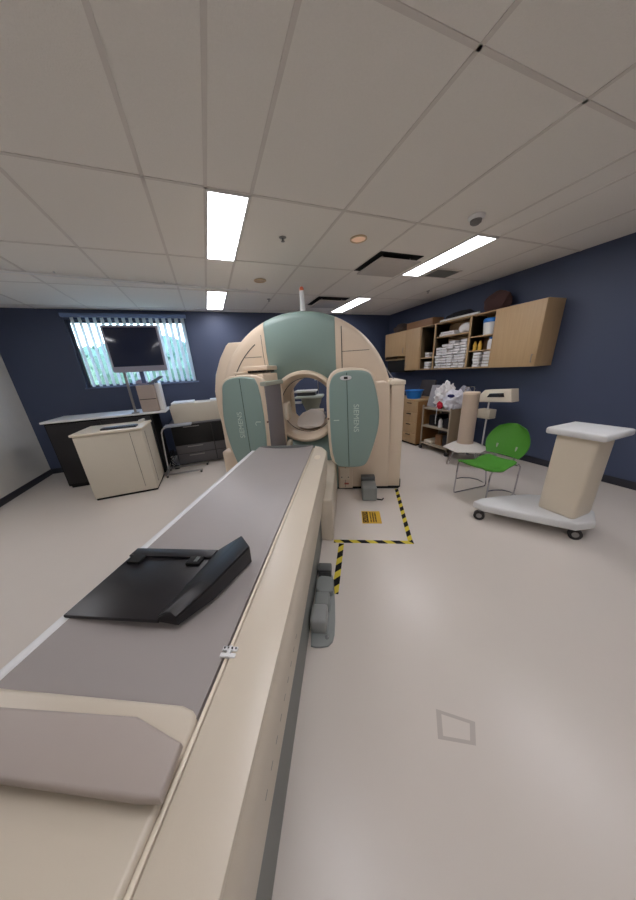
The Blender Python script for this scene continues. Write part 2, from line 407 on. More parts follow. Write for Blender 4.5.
# left flank cover
g = G(); g.prism([(-1.33, 2.0), (-1.53, 2.0), (-1.57, 1.97), (-1.68, 1.82), (-1.78, 1.62), (-1.835, 1.40), (-1.84, 1.2), (-1.82, .95), (-1.82, .62), (-1.82, .3), (-1.82, .04), (-1.1, .04), (-1.1, 1.9)], 'y', 3.58, 4.3, .03, 3)
t.part('side_cover', g, cream)
g = G(); g.box(-1.80, -1.0, 3.40, 3.62, .03, .58, .03, 3); t.part('base_cover', g, cream)
# right flank: shoulder pod, tall cabinet and front base
g = G(); g.prism([(.0, .03), (.0, 1.38), (.04, 1.43), (.46, 1.43), (.515, 1.40), (.53, 1.32), (.54, 1.1), (.545, .7), (.545, .03)], 'y', 3.35, 3.9, .025, 3)
t.part('shoulder_cover', g, cream)
g = G(); g.box(.543, .70, 3.37, 4.2, .03, 1.375, .012); t.part('side_cabinet', g, cream)
g = G(); g.box(.515, .712, 3.38, 4.21, 1.375, 1.43, .014, 3); t.part('cabinet_lid', g, cream2)
g = G(); g.box(-.135, .06, 3.31, 3.5, .03, .62, .012); t.part('base_cover', g, cream)
g = G(); g.box(-.215, -.14, 3.31, 3.5, .03, .7, .015); t.part('green_base_trim', g, green)
g = G(); g.tube([(-.04, 3.308, .05), (-.04, 3.308, .6)], .003, 4); t.part('panel_groove', g, line_m)
g = G(); g.box(-.11, .015, 3.303, 3.311, .16, .33, .004); pl = t.part('access_plate', g, cream2)
for uu in (-.09, 0):
    g = G(); g.cyl((uu, 3.3, .2), (uu, 3.304, .2), .008); t.part('screw', g, darkgrey, pl)
g = G(); g.box(-.055, .005, 3.304, 3.311, .09, .115, .002); t.part('red_label', g, mat('label_red', (190, 110, 95), .5))
g = G(); g.box(-.2, .69, 3.36, 4.1, 0, .035); g.box(-1.68, -.2, 3.66, 4.1, 0, .035); g.box(.69, .715, 3.4, 4.15, 0, .12); t.part('plinth', g, blackmat)  # matte black paints the shadow gap under the base
g = G(); g.prism([(-1.32, .03), (.10, .03), (.10, .70), (-1.32, .70)], 'y', 4.0, 4.45, .02); t.part('rear_base', g, cream)
# cable along the right rim
g = G(); g.tube([(.45, 3.62, 1.64), (.51, 3.7, 1.58), (.58, 3.8, 1.5), (.64, 3.85, 1.43)], .006, 6); t.part('cable', g, greycloth)

def outline(pts, rad=.0): return pts
# detector heads
def rounded(pts, n=6):
    """smooth closed curve through a control polygon (corner cutting)"""
    for _ in range(n):
        q = []
        for a, b_ in zip(pts, pts[1:]+pts[:1]):
            q.append((a[0]*.75+b_[0]*.25, a[1]*.75+b_[1]*.25)); q.append((a[0]*.25+b_[0]*.75, a[1]*.25+b_[1]*.75))
        pts = q
    return pts
def fill(px, v):   # helper measured outlines, metres already
    return px
VH = 2.88
# right head
out = [(-.185, .62), (-.215, 1.30), (-.205, 1.47), (-.15, 1.55), (-.02, 1.575), (.2, 1.55), (.27, 1.48), (.315, 1.32), (.335, 1.15), (.325, .98), (.27, .74), (.205, .565), (.12, .50), (-.14, .50)]
bod = rounded([( -.222, .60), (-.232, 1.42), (-.17, 1.585), (0, 1.617), (.25, 1.58), (.32, 1.42), (.365, 1.15), (.32, .82), (.24, .56), (.12, .51), (-.13, .51)], 2)
g = G(); g.prism(bod, 'y', VH+.03, 3.5, .03, 3); hd = t.part('detector_head', g, cream)
gp = rounded([(-.187, .52), (-.198, 1.40), (-.16, 1.52), (-.10, 1.565), (.04, 1.585), (.23, 1.565), (.28, 1.47), (.325, 1.3), (.35, 1.12), (.34, .95), (.285, .74), (.22, .545), (.15, .505), (0, .50)], 2)
g = G(); g.prism(gp, 'y', VH, VH+.05, .02, 3); fp = t.part('green_cover', g, green, hd)
g = G(); g.tube([(.0, VH-.001, 1.56), (.01, VH-.001, .52)], .0035, 5); t.part('cover_seam', g, mat('seam_green', (40, 66, 58), .6), fp)
g = G(); g.prism(rounded([(-.07, 1.485), (-.07, 1.53), (.05, 1.53), (.05, 1.485)], 2), 'y', VH-.006, VH+.002, .002); t.part('badge', g, white, fp)
g = G(); g.box(-.03, .01, VH-.008, VH-.004, 1.495, 1.52, .002); t.part('badge_window', g, black, fp)
def put_text(txt, size, loc, rot, parent, nm='lettering'):
    g = text_bm(txt, size); M_ = Matrix.Translation(loc) @ rot
    bmesh.ops.transform(g.bm, matrix=M_, verts=g.bm.verts); return t.part(nm, g, letter_m, parent)
RX = Matrix.Rotation(PI/2, 4, 'X')                 # faces the camera (-v)
put_text('SIEMENS', .082, (.095, VH-.0, 1.08), Matrix.Rotation(PI/2, 4, 'Y') @ RX, fp)
g = G(); g.box(-.15, -.09, VH-.003, VH, 1.06, 1.07); t.part('level_mark', g, letter_m, fp)
g = G(); g.cyl((-.21, VH+.026, 1.08), (-.21, VH+.034, 1.08), .011); t.part('knob', g, mat('brown_knob', (120, 80, 70), .5), hd)
# left head
bod = rounded([(-.918, .55), (-.905, 1.50), (-.935, 1.565), (-1.1, 1.60), (-1.35, 1.585), (-1.44, 1.44), (-1.475, 1.15), (-1.45, .85), (-1.38, .55), (-1.2, .48), (-.95, .48)], 1)
g = G(); g.prism(bod, 'y', VH+.03, 3.42, .012, 3); hd = t.part('detector_head', g, cream)
gp = rounded([(-.955, .52), (-.945, 1.54), (-1.1, 1.58), (-1.25, 1.575), (-1.34, 1.545), (-1.385, 1.49), (-1.395, 1.40), (-1.42, 1.27), (-1.435, 1.1), (-1.42, .9), (-1.385, .70), (-1.32, .47), (-1.1, .44)], 2)
g = G(); g.prism(gp, 'y', VH, VH+.05, .02, 3); fp = t.part('green_cover', g, green, hd)
g = G(); g.tube([(-1.165, VH-.001, 1.56), (-1.16, VH-.001, .5)], .0035, 5); t.part('cover_seam', g, MATS['seam_green'], fp)
put_text('SIEMENS', .082, (-1.225, VH-.0, 1.05), Matrix.Rotation(-PI/2, 4, 'Y') @ RX, fp)
g = G(); g.box(-1.04, -.985, VH-.003, VH, 1.075, 1.085); g.tube([(-1.04, VH-.003, 1.08), (-1.05, VH-.003, 1.06), (-1.04, VH-.003, 1.04)], .004, 5); t.part('level_mark', g, letter_m, fp)
g = G(); g.cyl((-.915, VH+.026, 1.07), (-.915, VH+.034, 1.07), .011); t.part('knob', g, MATS['brown_knob'], hd)
g = G(); g.prism([(-.96, 2.935), (-.902, 2.925), (-.838, 3.37), (-.96, 3.37)], 'z', .50, 1.47, .006); t.part('collimator_face', g, greyface, hd)
g = G(); g.prism([(-.95, 2.91), (-.885, 2.90), (-.80, 3.38), (-.93, 3.40)], 'z', 1.465, 1.515, .010, 3); t.part('collimator_cap', g, mat('pale_grey_green', (168, 172, 160), .4), hd)
g = G(); g.prism([(-.90, 3.37), (-.835, 3.37), (-.825, 3.41), (-.90, 3.41)], 'z', .50, 1.46, .004); t.part('collimator_edge', g, cream, hd)
# arm above left head
g = G(); g.box(-1.2, -.90, 3.1, 3.55, 1.635, 1.685, .012, 3); g.box(-1.36, -1.0, 3.2, 3.6, 1.60, 1.63, .01); g.prism([(-1.0, 2.99), (-.925, 2.98), (-.86, 3.36), (-1.0, 3.38)], 'z', 1.50, 1.60, .01); t.part('head_arm', g, cream)
g = G(); g.box(-1.15, -.93, 3.13, 3.5, 1.612, 1.636); t.part('arm_gap', g, blackmat)
g = G(); g.box(-.83, -.77, 3.36, 3.62, 1.0, 1.22, .02); g.box(-.83, -.78, 3.36, 3.55, .62, .70, .01); t.part('head_mount', g, cream2)
g = G(); g.box(-.2, .2, 3.42, 3.6, .85, 1.3, .02); t.part('head_mount', g, cream2)

# mast on top of the gantry
mu, mv = -.555, 3.86
s = T('status_mast', 'white upright mast with an orange tip standing above the scanner', 'signal light', (mu, mv, 2.26), True)
g = G(); g.cyl((mu, mv, 2.262), (mu, mv, 2.565), .036, 20, .03); s.part('pole', g, white)
g = G(); g.lathe([(.027, 2.565), (.027, 2.595), (.016, 2.61)], (mu, mv, 0), n=16, cap=True); s.part('lamp_tip', g, orange)

# ------------------------------------------------------------ patient table
t = T('patient_table', 'long cream patient table with a grey mattress, running towards the scanner', 'patient table', (-.66, 1.2, 0), True)
g = G()     # body with right rail; cross-section swept along v
def sweep(g, prof2, ends, bev=0):
    return g.prism(prof2, 'y', ends[0], ends[1], bev)
VN = -.75
g.prism([(-.262, .30), (-.205, .70), (-.20, .845), (-.212, .862), (-.333, .862), (-.335, .80), (-1.0, .80), (-1.0, .70), (-.95, .30)], 'y', VN, 2.42, .006)
t.part('body', g, tablec)
g = G(); g.prism([(-.335, VN), (-.2, VN), (-.2, 2.30), (-.215, 2.40), (-.26, 2.50), (-.335, 2.56)], 'z', .855, .872, .006); rail = t.part('side_rail', g, tablec)
g = G(); g.prism(rounded([(-.30, 2.12), (-.245, 2.12), (-.245, 2.24), (-.30, 2.24)], 2), 'z', .868, .8735, .002); t.part('release_button', g, cream2, rail)
g = G(); g.box(-.3495, -.338, VN, 2.5, .80, .868, .004); t.part('inner_rail', g, cream2)
g = G(); g.box(-.338, -.334, VN, 2.45, .80, .858); t.part('rail_groove', g, mat('groove', (120, 104, 84), .7))
g = G(); g.box(-.978, -.935, VN, 2.46, .78, .868, .012, 3); t.part('left_rail', g, white)  # cream rail coloured white for its bright highlight
# mattress: shallow trough
g = G(); n = 14; top = []
for i in range(n+1):
    u = -.935+(.58)*i/n; top.append((u, .868-.022*math.sin(PI*i/n)))
g.prism([(-.935, .81)]+top+[(-.355, .81)], 'y', .30, 2.58, .004); t.part('mattress', g, mattress_m)
g = G(); g.prism([(-.935, 2.57), (-.355, 2.57), (-.36, 2.62), (-.93, 2.62)], 'z', .79, .866, .006); t.part('mattress_end', g, darkgrey)
g = G(); g.box(-.93, -.27, VN, 2.05, 0, .305); t.part('plinth', g, mat('plinth_grey', (128, 130, 126), .5))
g = G(); g.box(-.9, -.155, 2.16, 3.30, 0, .46, .02, 3); g.box(-.8, -.3, 1.9, 2.45, .44, .8, .02); t.part('pedestal', g, tablec)
g = G(); g.box(-.90, -.27, 2.0, 2.17, .0, .42); t.part('pedestal_shadow_gap', g, darkgrey)
g = G()
for i in range(9):
    vv = .30+i*.052; g = G(); g.box(-.222, -.2185, vv, vv+.018, .60, .606); t.part('scale_mark', g, darkgrey)
# clip on the rail
g = G(); g.box(-.362, -.318, .474, .486, .868, .876, .002); g.box(-.362, -.318, .456, .468, .868, .876, .002); g.box(-.345, -.335, .456, .486, .868, .878); cl = t.part('clip', g, white)
g = G()
for k in range(4):
    g = G(); g.cyl((-.356+k*.011, .480, .875), (-.356+k*.011, .480, .8785), .0028); t.part('clip_dot', g, black, cl)
# cream head board at the near end
g = G()
g.prism([(-.92, .345), (-.92, -.6), (-.3505, -.6), (-.3505, .312), (-.356, .328), (-.37, .338), (-.40, .345)], 'z', .84, .876, .012, 3)
hb = t.part('head_board', g, tablec)
g = G()
g.prism([(-.90, .29), (-.47, .30), (-.345, .267), (-.338, .192), (-.38, .188), (-.90, .188)], 'z', .886, .912, .008, 3)
t.part('head_pad', g, mat('taupe_vinyl', (172, 160, 152), .5), hb)
g = G(); g.box(-.86, -.42, .20, .275, .87, .888); t.part('pad_mount', g, darkgrey, hb)

# black support lying on the mattress
t = T('black_positioning_support', 'black plastic limb support with a raised wing lying across the grey mattress', 'positioning aid', (-.66, .72, .86), True)
g = G(); zb = .8685
# flat plate
g.prism([(-.95, .545), (-.61, .545), (-.57, .88), (-.95, .88)], 'z', zb, .884, .004)
g.prism([(-.95, .83), (-.575, .83), (-.57, .88), (-.95, .88)], 'z', .883, .893, .003)
t.part('plate', g, black)
g = G()
def sec(a): return [Vector(p) for p in a]
g.loft([sec([(-.622, .55, zb), (-.622, .55, .885), (-.585, .565, .90), (-.548, .548, .892), (-.54, .54, zb)]),
        sec([(-.60, .68, zb), (-.60, .68, .886), (-.52, .665, .935), (-.458, .635, .946), (-.472, .645, zb)]),
        sec([(-.565, .88, zb), (-.565, .88, .893), (-.455, .898, .957), (-.397, .828, .953), (-.402, .84, zb)])])
bmesh.ops.bevel(g.bm, geom=g.bm.edges[:], offset=.004, segments=2, affect='EDGES')
t.part('wing', g, black)
g = G(); g.box(-.665, -.605, .79, .835, .882, .8945, .002); t.part('latch', g, blackmat)
g = G(); g.box(-.93, -.87, .79, .835, .882, .8945, .002); t.part('latch', g, blackmat)
g = G(); g.box(-.635, -.62, .80, .83, .894, .8965, .001); t.part('latch_pin', g, darkgrey)

# foot controls on the floor right of the table
t = T('foot_control', 'grey moulded foot control on the floor against the table base', 'foot pedal', (-.19, 1.44, 0), True)
g = G(); g.prism(rounded([(-.262, 1.74), (-.15, 1.74), (-.115, 1.5), (-.10, 1.2), (-.12, 1.11), (-.2, 1.09), (-.262, 1.10)], 1), 'z', 0, .018, .004); t.part('base_plate', g, pedal_m)
g = G(); g.box(-.258, -.15, 1.66, 1.745, .015, .09, .01); t.part('hinge_cover', g, darkgrey)
g = G(); g.tube([(-.257, 1.64, .095), (-.15, 1.64, .095)], .007, 6); t.part('bar', g, black)
g = G(); g.prism(rounded([(-.26, 1.46), (-.13, 1.46), (-.12, 1.52), (-.13, 1.62), (-.26, 1.63)], 1), 'z', .015, .07, .015, 3); t.part('pedal', g, pedal_m)
g = G(); g.box(-.25, -.145, 1.32, 1.44, .015, .10, .018, 3); t.part('pedal', g, pedal_m)
g = G(); g.box(-.258, -.15, 1.17, 1.31, .015, .13, .02, 3); t.part('pedal', g, mat('pedal_light', (150, 152, 150), .38))
g = G(); g.cyl((-.15, 1.15, .02), (-.15, 1.15, .03), .012); t.part('screw', g, chrome)

# grey floor box before the gantry
t = T('grey_floor_sensor', 'grey rounded box on the floor in front of the scanner base', 'sensor box', (.27, 3.12, 0), True)
g = G(); g.box(.17, .355, 2.98, 3.26, 0.0, .19, .022, 3); t.part('housing', g, pedal_m)
g = G(); g.box(.17, .35, 3.2, 3.30, .16, .245, .012, 3); t.part('rear_housing', g, darkgrey)
g = G(); g.tube([(.355, 3.02, .012), (.42, 3.0, .012), (.44, 3.04, .012)], .01, 6); t.part('cable', g, black)

# ------------------------------------------------------------ floor tape and sign
def tape(L, W, o, ang, label):
    g = G(); g.box(0, L, -W/2, W/2, .0, .0015)
    ob = g.build('hazard_tape', hazard); ob.location = B2W(*o); ob.rotation_euler.z = -A+ang
    tag(ob, label, 'floor tape', 'black and yellow hazard tape on the floor')
tape(.763, .048, (-.153, 2.155), 0, 'yellow and black hazard tape strip running crosswise in front of the scanner')
tape(1.165, .045, (.585, 2.18), math.radians(86.5), 'yellow and black hazard tape strip leading back to the scanner corner')
tape(.61, .050, (-.115, 1.51), math.radians(86.5), 'short yellow and black hazard tape strip nearest the foot control')
t = T('floor_sign', 'small yellow caution sign stuck to the floor in front of the scanner', 'sign', (.25, 2.61, 0), True)
g = G(); g.box(.145, .355, 2.475, 2.735, .0, .002); t.part('sticker', g, mat('sign_yellow', (214, 172, 52), .4))
g = G(); g.box(.155, .215, 2.49, 2.72, .002, .0028); t.part('header_band', g, mat('sign_brown', (50, 26, 12), .4))
def ftext(txt, size, u, v, m):
    g = text_bm(txt, size, .0003)
    bmesh.ops.transform(g.bm, matrix=Matrix.Translation((u, v, .0034)) @ Matrix.Rotation(PI/2, 4, 'Z'), verts=g.bm.verts); t.part('lettering', g, m)
ftext('CAUTION', .052, .185, 2.605, MATS['sign_yellow'])
g = G()
rnd = random.Random(3)
for r_i, uu in enumerate((.235, .262, .289)):
    v = 2.50
    while v < 2.70:
        w_ = rnd.uniform(.012, .03); g.box(uu, uu+.016, v, min(v+w_, 2.71), .002, .003); v += w_+.008
t.part('small_print', g, MATS['sign_brown'])
# equipment seen through the bore (scanner axes)
t = T('tray_stand', 'stand with stacked pale trays seen through the scanner bore', 'equipment stand', (-.70, 5.4, 0), True)
g = G(); g.box(-1.04, -.60, 5.2, 5.6, 1.20, 1.235, .012, 3); t.part('tray', g, white)
g = G(); g.box(-1.02, -.47, 5.15, 5.6, 1.085, 1.135, .02, 3); t.part('tray', g, mat('pale_green_grey', (190, 200, 192), .4))
g = G(); g.box(-.98, -.62, 5.25, 5.55, 1.134, 1.2); t.part('spacer', g, darkgrey)
g = G(); g.box(-1.1, -.9, 5.2, 5.5, .99, 1.01, .008); t.part('side_shelf', g, white)
g = G(); g.lathe([(.11, .80), (.19, .98), (.22, 1.085)], (-.72, 5.38, 0), n=24, cap=True); g.cyl((-.72, 5.38, .05), (-.72, 5.38, .82), .09, 20); t.part('column', g, mat('stand_grey', (150, 155, 140), .5))
g = G(); g.lathe([(.24, 0), (.24, .04), (.1, .07)], (-.72, 5.38, 0), n=28, cap=True); t.part('foot', g, darkgrey)
g = G(); g.box(-1.45, -1.12, 5.2, 5.6, .0, .98, .02); single('black_equipment_box', g, mat('soft_black', (18, 18, 20), .6), 'black upright equipment box seen at the left inside the bore', 'equipment', (-1.3, 5.4, 0), True)
t = T('drip_stand', 'thin metal drip stand with a white controller, behind the bore', 'drip stand', (-.62, 5.86, 0), True)
g = G(); g.cyl((-.62, 5.86, .03), (-.62, 5.86, 1.75), .012); t.part('pole', g, chrome)
g = G(); g.box(-.69, -.59, 5.81, 5.85, 1.40, 1.56, .008); t.part('controller', g, white)
g = G()
for k in range(5):
    a = 2*PI*k/5; g.cyl((-.62, 5.86, .04), (-.62+.18*math.cos(a), 5.86+.18*math.sin(a), .03), .01); g.cyl((-.62+.18*math.cos(a), 5.86+.18*math.sin(a), 0), (-.62+.18*math.cos(a), 5.86+.18*math.sin(a), .03), .014)
t.part('foot', g, steel)
t = T('head_holder_cushion', 'cream curved cushioned holder reaching into the scanner bore from a trolley behind', 'patient support', (-.57, 4.86, 0), True)
g = G(); n = 12; rings = []
for j, (v, w_, zc) in enumerate(((3.84, .10, .835), (3.87, .17, .84), (3.98, .21, .865), (4.2, .22, .925), (4.36, .17, .97), (4.42, .10, .985))):
    ring = []
    for i in range(n+1):
        a = i/n*2-1; ring.append(Vector((-.57+a*w_, v, zc-.035*a**4)))
    for i in range(n, -1, -1):
        a = i/n*2-1; ring.append(Vector((-.57+a*w_, v, zc-.055+.03*a**4)))
    rings.append(ring)
g.loft(rings); t.part('cushion', g, mat('cushion_white', (240, 232, 222), .5))
g = G(); g.prism([(4.2, .80), (5.0, .86), (5.0, .91), (4.3, .88)], 'x', -.70, -.44, .01); t.part('support_arm', g, cream2)
g = G(); g.box(-.75, -.40, 4.72, 4.98, .05, .86, .02); t.part('trolley_body', g, darkgrey)
g = G()
for a in (-.7, -.45):
    for b_ in (4.76, 4.94): g = G(); g.cyl((a, b_, 0), (a, b_, .055), .03); t.part('caster', g, black)

# ------------------------------------------------------------ left side of the room
t = T('drawer_cabinet', 'low black and grey drawer cabinet against the back wall', 'cabinet', (-.1, 5.6, 0))
g = G(); g.box(-.78, .6, 5.37, 5.95, .03, .80, .006); t.part('body', g, charcoal)
g = G(); g.box(-.80, .62, 5.33, 5.97, .80, .83, .006); t.part('top', g, mat('grey_top', (130, 130, 134), .4))
for z0, z1, m in ((.42, .78, mat('gloss_black_drawer', (8, 8, 9), .55)), (.25, .405, mat('grey_drawer', (92, 90, 92), .5)), (.04, .235, MATS['grey_drawer'])):
    for xx in (-.77, -.08):
        g = G(); g.box(xx, xx+.675, 5.35, 5.372, z0, z1, .004); d = t.part('drawer', g, m)
        g = G(); g.box(xx+.2, xx+.47, 5.335, 5.352, z1-.035, z1-.02, .003); t.part('handle', g, steel, d)
t = T('beige_table_unit', 'beige box-shaped equipment with a white lid on top of the black drawer cabinet', 'equipment', (-.2, 5.6, .83))
g = G(); g.prism([(-.70, .83), (-.72, 1.13), (-.67, 1.165), (.45, 1.165), (.45, .83)], 'y', 5.34, 5.86, .012, 3); t.part('body', g, beige)
for a_, b_ in ((-.68, -.3), (-.02, .43)):
    g = G(); g.box(a_, b_, 5.36, 5.82, 1.163, 1.193, .008); t.part('lid', g, white)
t = T('console_cabinet', 'tall beige metal console cabinet at the left edge', 'cabinet', (-1.4, 4.7, 0))
g = G(); g.box(-1.8, -1.0, 4.34, 5.05, .03, .95, .015, 3); t.part('body', g, beige)
g = G(); g.box(-1.82, -.985, 4.32, 5.07, .945, .98, .012, 3); t.part('top', g, cream2)
g = G(); g.tube([(-.9985, 4.5, .1), (-.9985, 4.5, .9)], .003, 4); g.tube([(-1.15, 4.339, .1), (-1.15, 4.339, .92)], .003, 4); t.part('panel_seam', g, line_m)
g = G(); g.box(-1.79, -1.01, 4.36, 5.04, 0, .035); t.part('plinth', g, blackmat)
t = T('keyboard', 'dark keyboard lying on the beige console cabinet', 'keyboard', (-1.3, 4.5, .98))
g = G(); g.box(-1.5, -1.07, 4.42, 4.57, .98, 1.0, .005); t.part('base', g, charcoal)
g = G()
for i in range(14):
    for j in range(4): g.box(-1.49+i*.03, -1.465+i*.03, 4.43+j*.033, 4.457+j*.033, 1.0, 1.006)
kk = t.part('keys', g, black)
t = T('black_desk_cabinet', 'black cabinet behind the beige console carrying the printer stack', 'cabinet', (-1.3, 5.45, 0))
g = G(); g.box(-2.4, -.98, 5.15, 5.85, .04, 1.07, .006); t.part('body', g, blackmat)
g = G(); g.box(-2.42, -.75, 5.1, 5.87, 1.07, 1.10, .006); t.part('top', g, white)
g = G()
for xx in (-2.38, -1.69):
    g = G(); g.box(xx, xx+.68, 5.13, 5.152, .08, 1.04, .004); t.part('door', g, black)
g = G(); g.box(-2.38, -1.0, 5.18, 5.8, 0, .045); t.part('plinth', g, blackmat)
t = T('tower_printer', 'upright beige and white printer standing below the window', 'printer', (-.95, 5.35, 1.10))
g = G(); g.box(-1.10, -.84, 5.18, 5.5, 1.10, 1.53, .015, 3); t.part('body', g, mat('taupe_plastic', (170, 155, 145), .5))
g = G(); g.box(-.838, -.77, 5.22, 5.5, 1.10, 1.55, .012); t.part('side_panel', g, white)
g = G(); g.box(-1.09, -.85, 5.172, 5.18, 1.30, 1.31); t.part('paper_slot', g, blackmat)
g = G(); g.prism([(-.93, 1.55), (-.72, 1.66), (-.70, 1.645), (-.90, 1.53)], 'y', 5.2, 5.45, .004); t.part('paper_tray', g, mat('tray_grey', (120, 126, 140), .5))
g = G(); g.blob((-1.02, 5.32, 1.57), (.09, .08, .05), .2, 3, 4, 2); t.part('label_roll', g, mat('pale_pink', (180, 170, 190), .6))
t = T('computer_monitor', 'large dark computer monitor with a grey frame in front of the window', 'monitor', (-.9, 5.0, 1.1))
g = G(); g.box(-1.28, -.555, 4.96, 5.0, 1.73, 2.37, .012, 3); fr_ = t.part('frame', g, mat('monitor_grey', (150, 150, 168), .4))
g = G(); g.box(-1.25, -.585, 4.955, 4.962, 1.81, 2.34, .002); t.part('screen', g, screen_m, fr_)
g = G(); g.box(-.98, -.90, 5.0, 5.05, 1.75, 2.1, .01); g.cyl((-.94, 5.06, 1.56), (-.94, 5.06, 1.95), .03, 16); t.part('stand', g, mat('stand_blue_grey', (70, 84, 120), .4))
t.e.location.z = 0; t.e.location = (-.9, 5.0, 1.1)
# monitor stand reaches the desk top behind the printer
g = G(); g.box(-1.24, -1.14, 5.1, 5.2, 1.10, 1.12, .004); g.cyl((-1.19, 5.15, 1.11), (-1.19, 5.15, 1.8), .018, 12); g.cyl((-1.19, 5.15, 1.78), (-1.19, 5.0, 1.78), .016, 10); t.part('arm', g, steel)
t = T('overbed_table', 'chrome rolling overbed table with two long feet, beside the beige console', 'table', (-.6, 5.05, 0))
g = G(); g.box(-.83, -.40, 4.98, 5.24, .825, .85, .01, 3); t.part('tabletop', g, mat('grey_tabletop', (150, 154, 162), .3))
g = G(); g.tube([(-.82, 5.08, .82), (-.86, 5.08, .80), (-.89, 5.08, .74), (-.925, 5.08, .3), (-.935, 5.08, .06)], .016, 10); t.part('column', g, chrome)
g = G(); g.cyl((-.935, 4.82, .05), (-.935, 5.3, .05), .016); t.part('crossbar', g, steel)
for yy, xe in ((5.22, -.26), (4.84, -.36)):
    g = G(); g.box(-.95, xe, yy-.016, yy+.016, .035, .06, .006); f = t.part('foot', g, steel)
    g = G(); g.cyl((-.93, yy-.012, .02), (-.93, yy+.012, .02), .02, 14); g.cyl((xe-.03, yy-.012, .02), (xe-.03, yy+.012, .02), .02, 14); t.part('caster', g, black, f)
t = T('cable_tangle', 'dark cables and a small adaptor hanging on the overbed table column', 'cables', (-.85, 5.2, 0))
g = G()
for k in range(4):
    pts = [(-.86+.05*math.sin(k+i*.9), 5.29+.02*math.cos(i+k), .36-.055*i+.02*math.sin(2*i+k)) for i in range(7)]
    g.tube(pts, .008, 6)
t.part('cable', g, blackmat)
g = G(); g.box(-.86, -.78, 5.26, 5.32, .0, .06, .008); t.part('adaptor', g, black)
t = T('handheld_probe', 'white handheld probe with a dark grip lying on the console top', 'probe', (-1.06, 4.85, .98))
g = G(); g.cyl((-1.12, 4.9, 1.0), (-1.03, 4.8, 1.03), .018, 12); t.part('grip', g, white)
g = G(); g.tube([(-1.03, 4.8, 1.03), (-1.0, 4.9, 1.0), (-1.08, 5.0, .99)], .006); t.part('cable', g, black)

# ------------------------------------------------------------ right side: wall cabinets
XF, XB = 4.26, XR-.004
ZT = 2.315
def cabinet_shell(t, y0, y1, z0, z1, shelves=(), back=True):
    th = .018; g = G()
    g.box(XF, XB, y0, y0+th, z0, z1, .002); g.box(XF, XB, y1-th, y1, z0, z1, .002)
    g.box(XF, XB, y0+th, y1-th, z0, z0+th, .002); g.box(XF, XB, y0+th, y1-th, z1-th, z1, .002)
    g.box(XB-.01, XB, y0+th, y1-th, z0+th, z1-th); c = t.part('carcass', g, maple)
    for z in shelves:
        g = G(); g.box(XF+.01, XB-.012, y0+th, y1-th, z-th, z, .002); t.part('shelf', g, maple)
def door(t, y0, y1, z0, z1, knob):
    g = G(); g.box(XF-.02, XF-.001, y0+.003, y1-.003, z0+.003, z1-.003, .003); d = t.part('door', g, maple)
    g = G(); g.tube([(XF-.02, knob, z0+.06), (XF-.045, knob, z0+.06), (XF-.045, knob, z0+.16), (XF-.02, knob, z0+.16)], .005, 6); t.part('handle', g, steel, d)
t = T('wall_cabinet', 'short maple wall cabinet with a closed door, farthest along the wall', 'cabinet', (4.4, 5.53, 1.70))
cabinet_shell(t, 5.16, 5.92, 1.72, ZT, ()); door(t, 5.16, 5.92, 1.80, ZT, 5.22)
g = G(); g.box(4.30, 4.60, 5.2, 5.88, 1.44, 1.712, .01); single('hanging_black_unit', g, blackmat, 'black box-shaped unit mounted under the farthest maple wall cabinet', 'appliance', (4.45, 5.5, 1.44))
t = T('wall_cabinet', 'tall maple wall cabinet with a narrow closed door, next to the open shelves', 'cabinet', (4.4, 4.93, 1.48))
cabinet_shell(t, 4.72, 5.158, 1.48, ZT, ()); door(t, 4.72, 5.158, 1.48, ZT, 5.1)
t = T('open_shelf_unit', 'narrow open maple shelf unit with towels, beside the closed door', 'shelf unit', (4.4, 4.52, 1.48))
cabinet_shell(t, 4.345, 4.718, 1.48, ZT, (1.72,))
t = T('open_shelf_unit', 'wide open maple shelf unit packed with white towels', 'shelf unit', (4.4, 3.95, 1.48))
cabinet_shell(t, 3.572, 4.343, 1.48, ZT, (2.07,))
t = T('open_shelf_unit', 'open maple shelf unit with the blue-lidded tub, nearest to the camera', 'shelf unit', (4.4, 3.35, 1.48))
cabinet_shell(t, 3.13, 3.57, 1.48, ZT, (1.985, 1.765))
t = T('wall_cabinet', 'closed maple wall cabinet nearest the camera, at the right edge', 'cabinet', (4.4, 2.8, 1.48))
cabinet_shell(t, 2.45, 3.128, 1.48, ZT, ()); door(t, 2.45, 3.128, 1.48, ZT, 2.5)
# towels
def towel_mesh():
    g = G()
    for i in range(2): g.box(-.10+.004*i, .10, -.064, .064-.004*i, i*.0215, i*.0215+.022, .010, 4)
    g.box(-.108, -.096, -.061, .061, .001, .043, .0055, 3)
    for v in g.bm.verts:
        v.co += Vector((noise.noise(v.co*19)*.012, noise.noise(v.co*16+Vector((3, 0, 0)))*.012, noise.noise(v.co*28+Vector((0, 5, 0)))*.012*(1 if v.co.z > .01 else 0)))
    return g
tw0 = towel_mesh().build('folded_towel', whitecloth)
ORD = ['bottom', 'second', 'third', 'fourth', 'fifth', 'sixth', 'seventh', 'eighth', 'ninth', 'tenth']
first = True
def towel(x, y, z, label, group, rz=0):
    global first
    o = tw0 if first else tw0.copy()
    if not first: C.objects.link(o)
    first = False
    o.location = (x, y, z+.003); o.rotation_euler = (random.uniform(-.012, .012), random.uniform(-.012, .012), rz); o.scale = (random.uniform(.9, 1.05), random.uniform(.86, 1.0), random.uniform(.9, 1.0)); return tag(o, label, 'towel', group)
cols = ['nearest the tub', 'second from the tub', 'in the middle', 'second from the far end', 'at the far end']
HTS = (10, 9, 10, 9, 8)
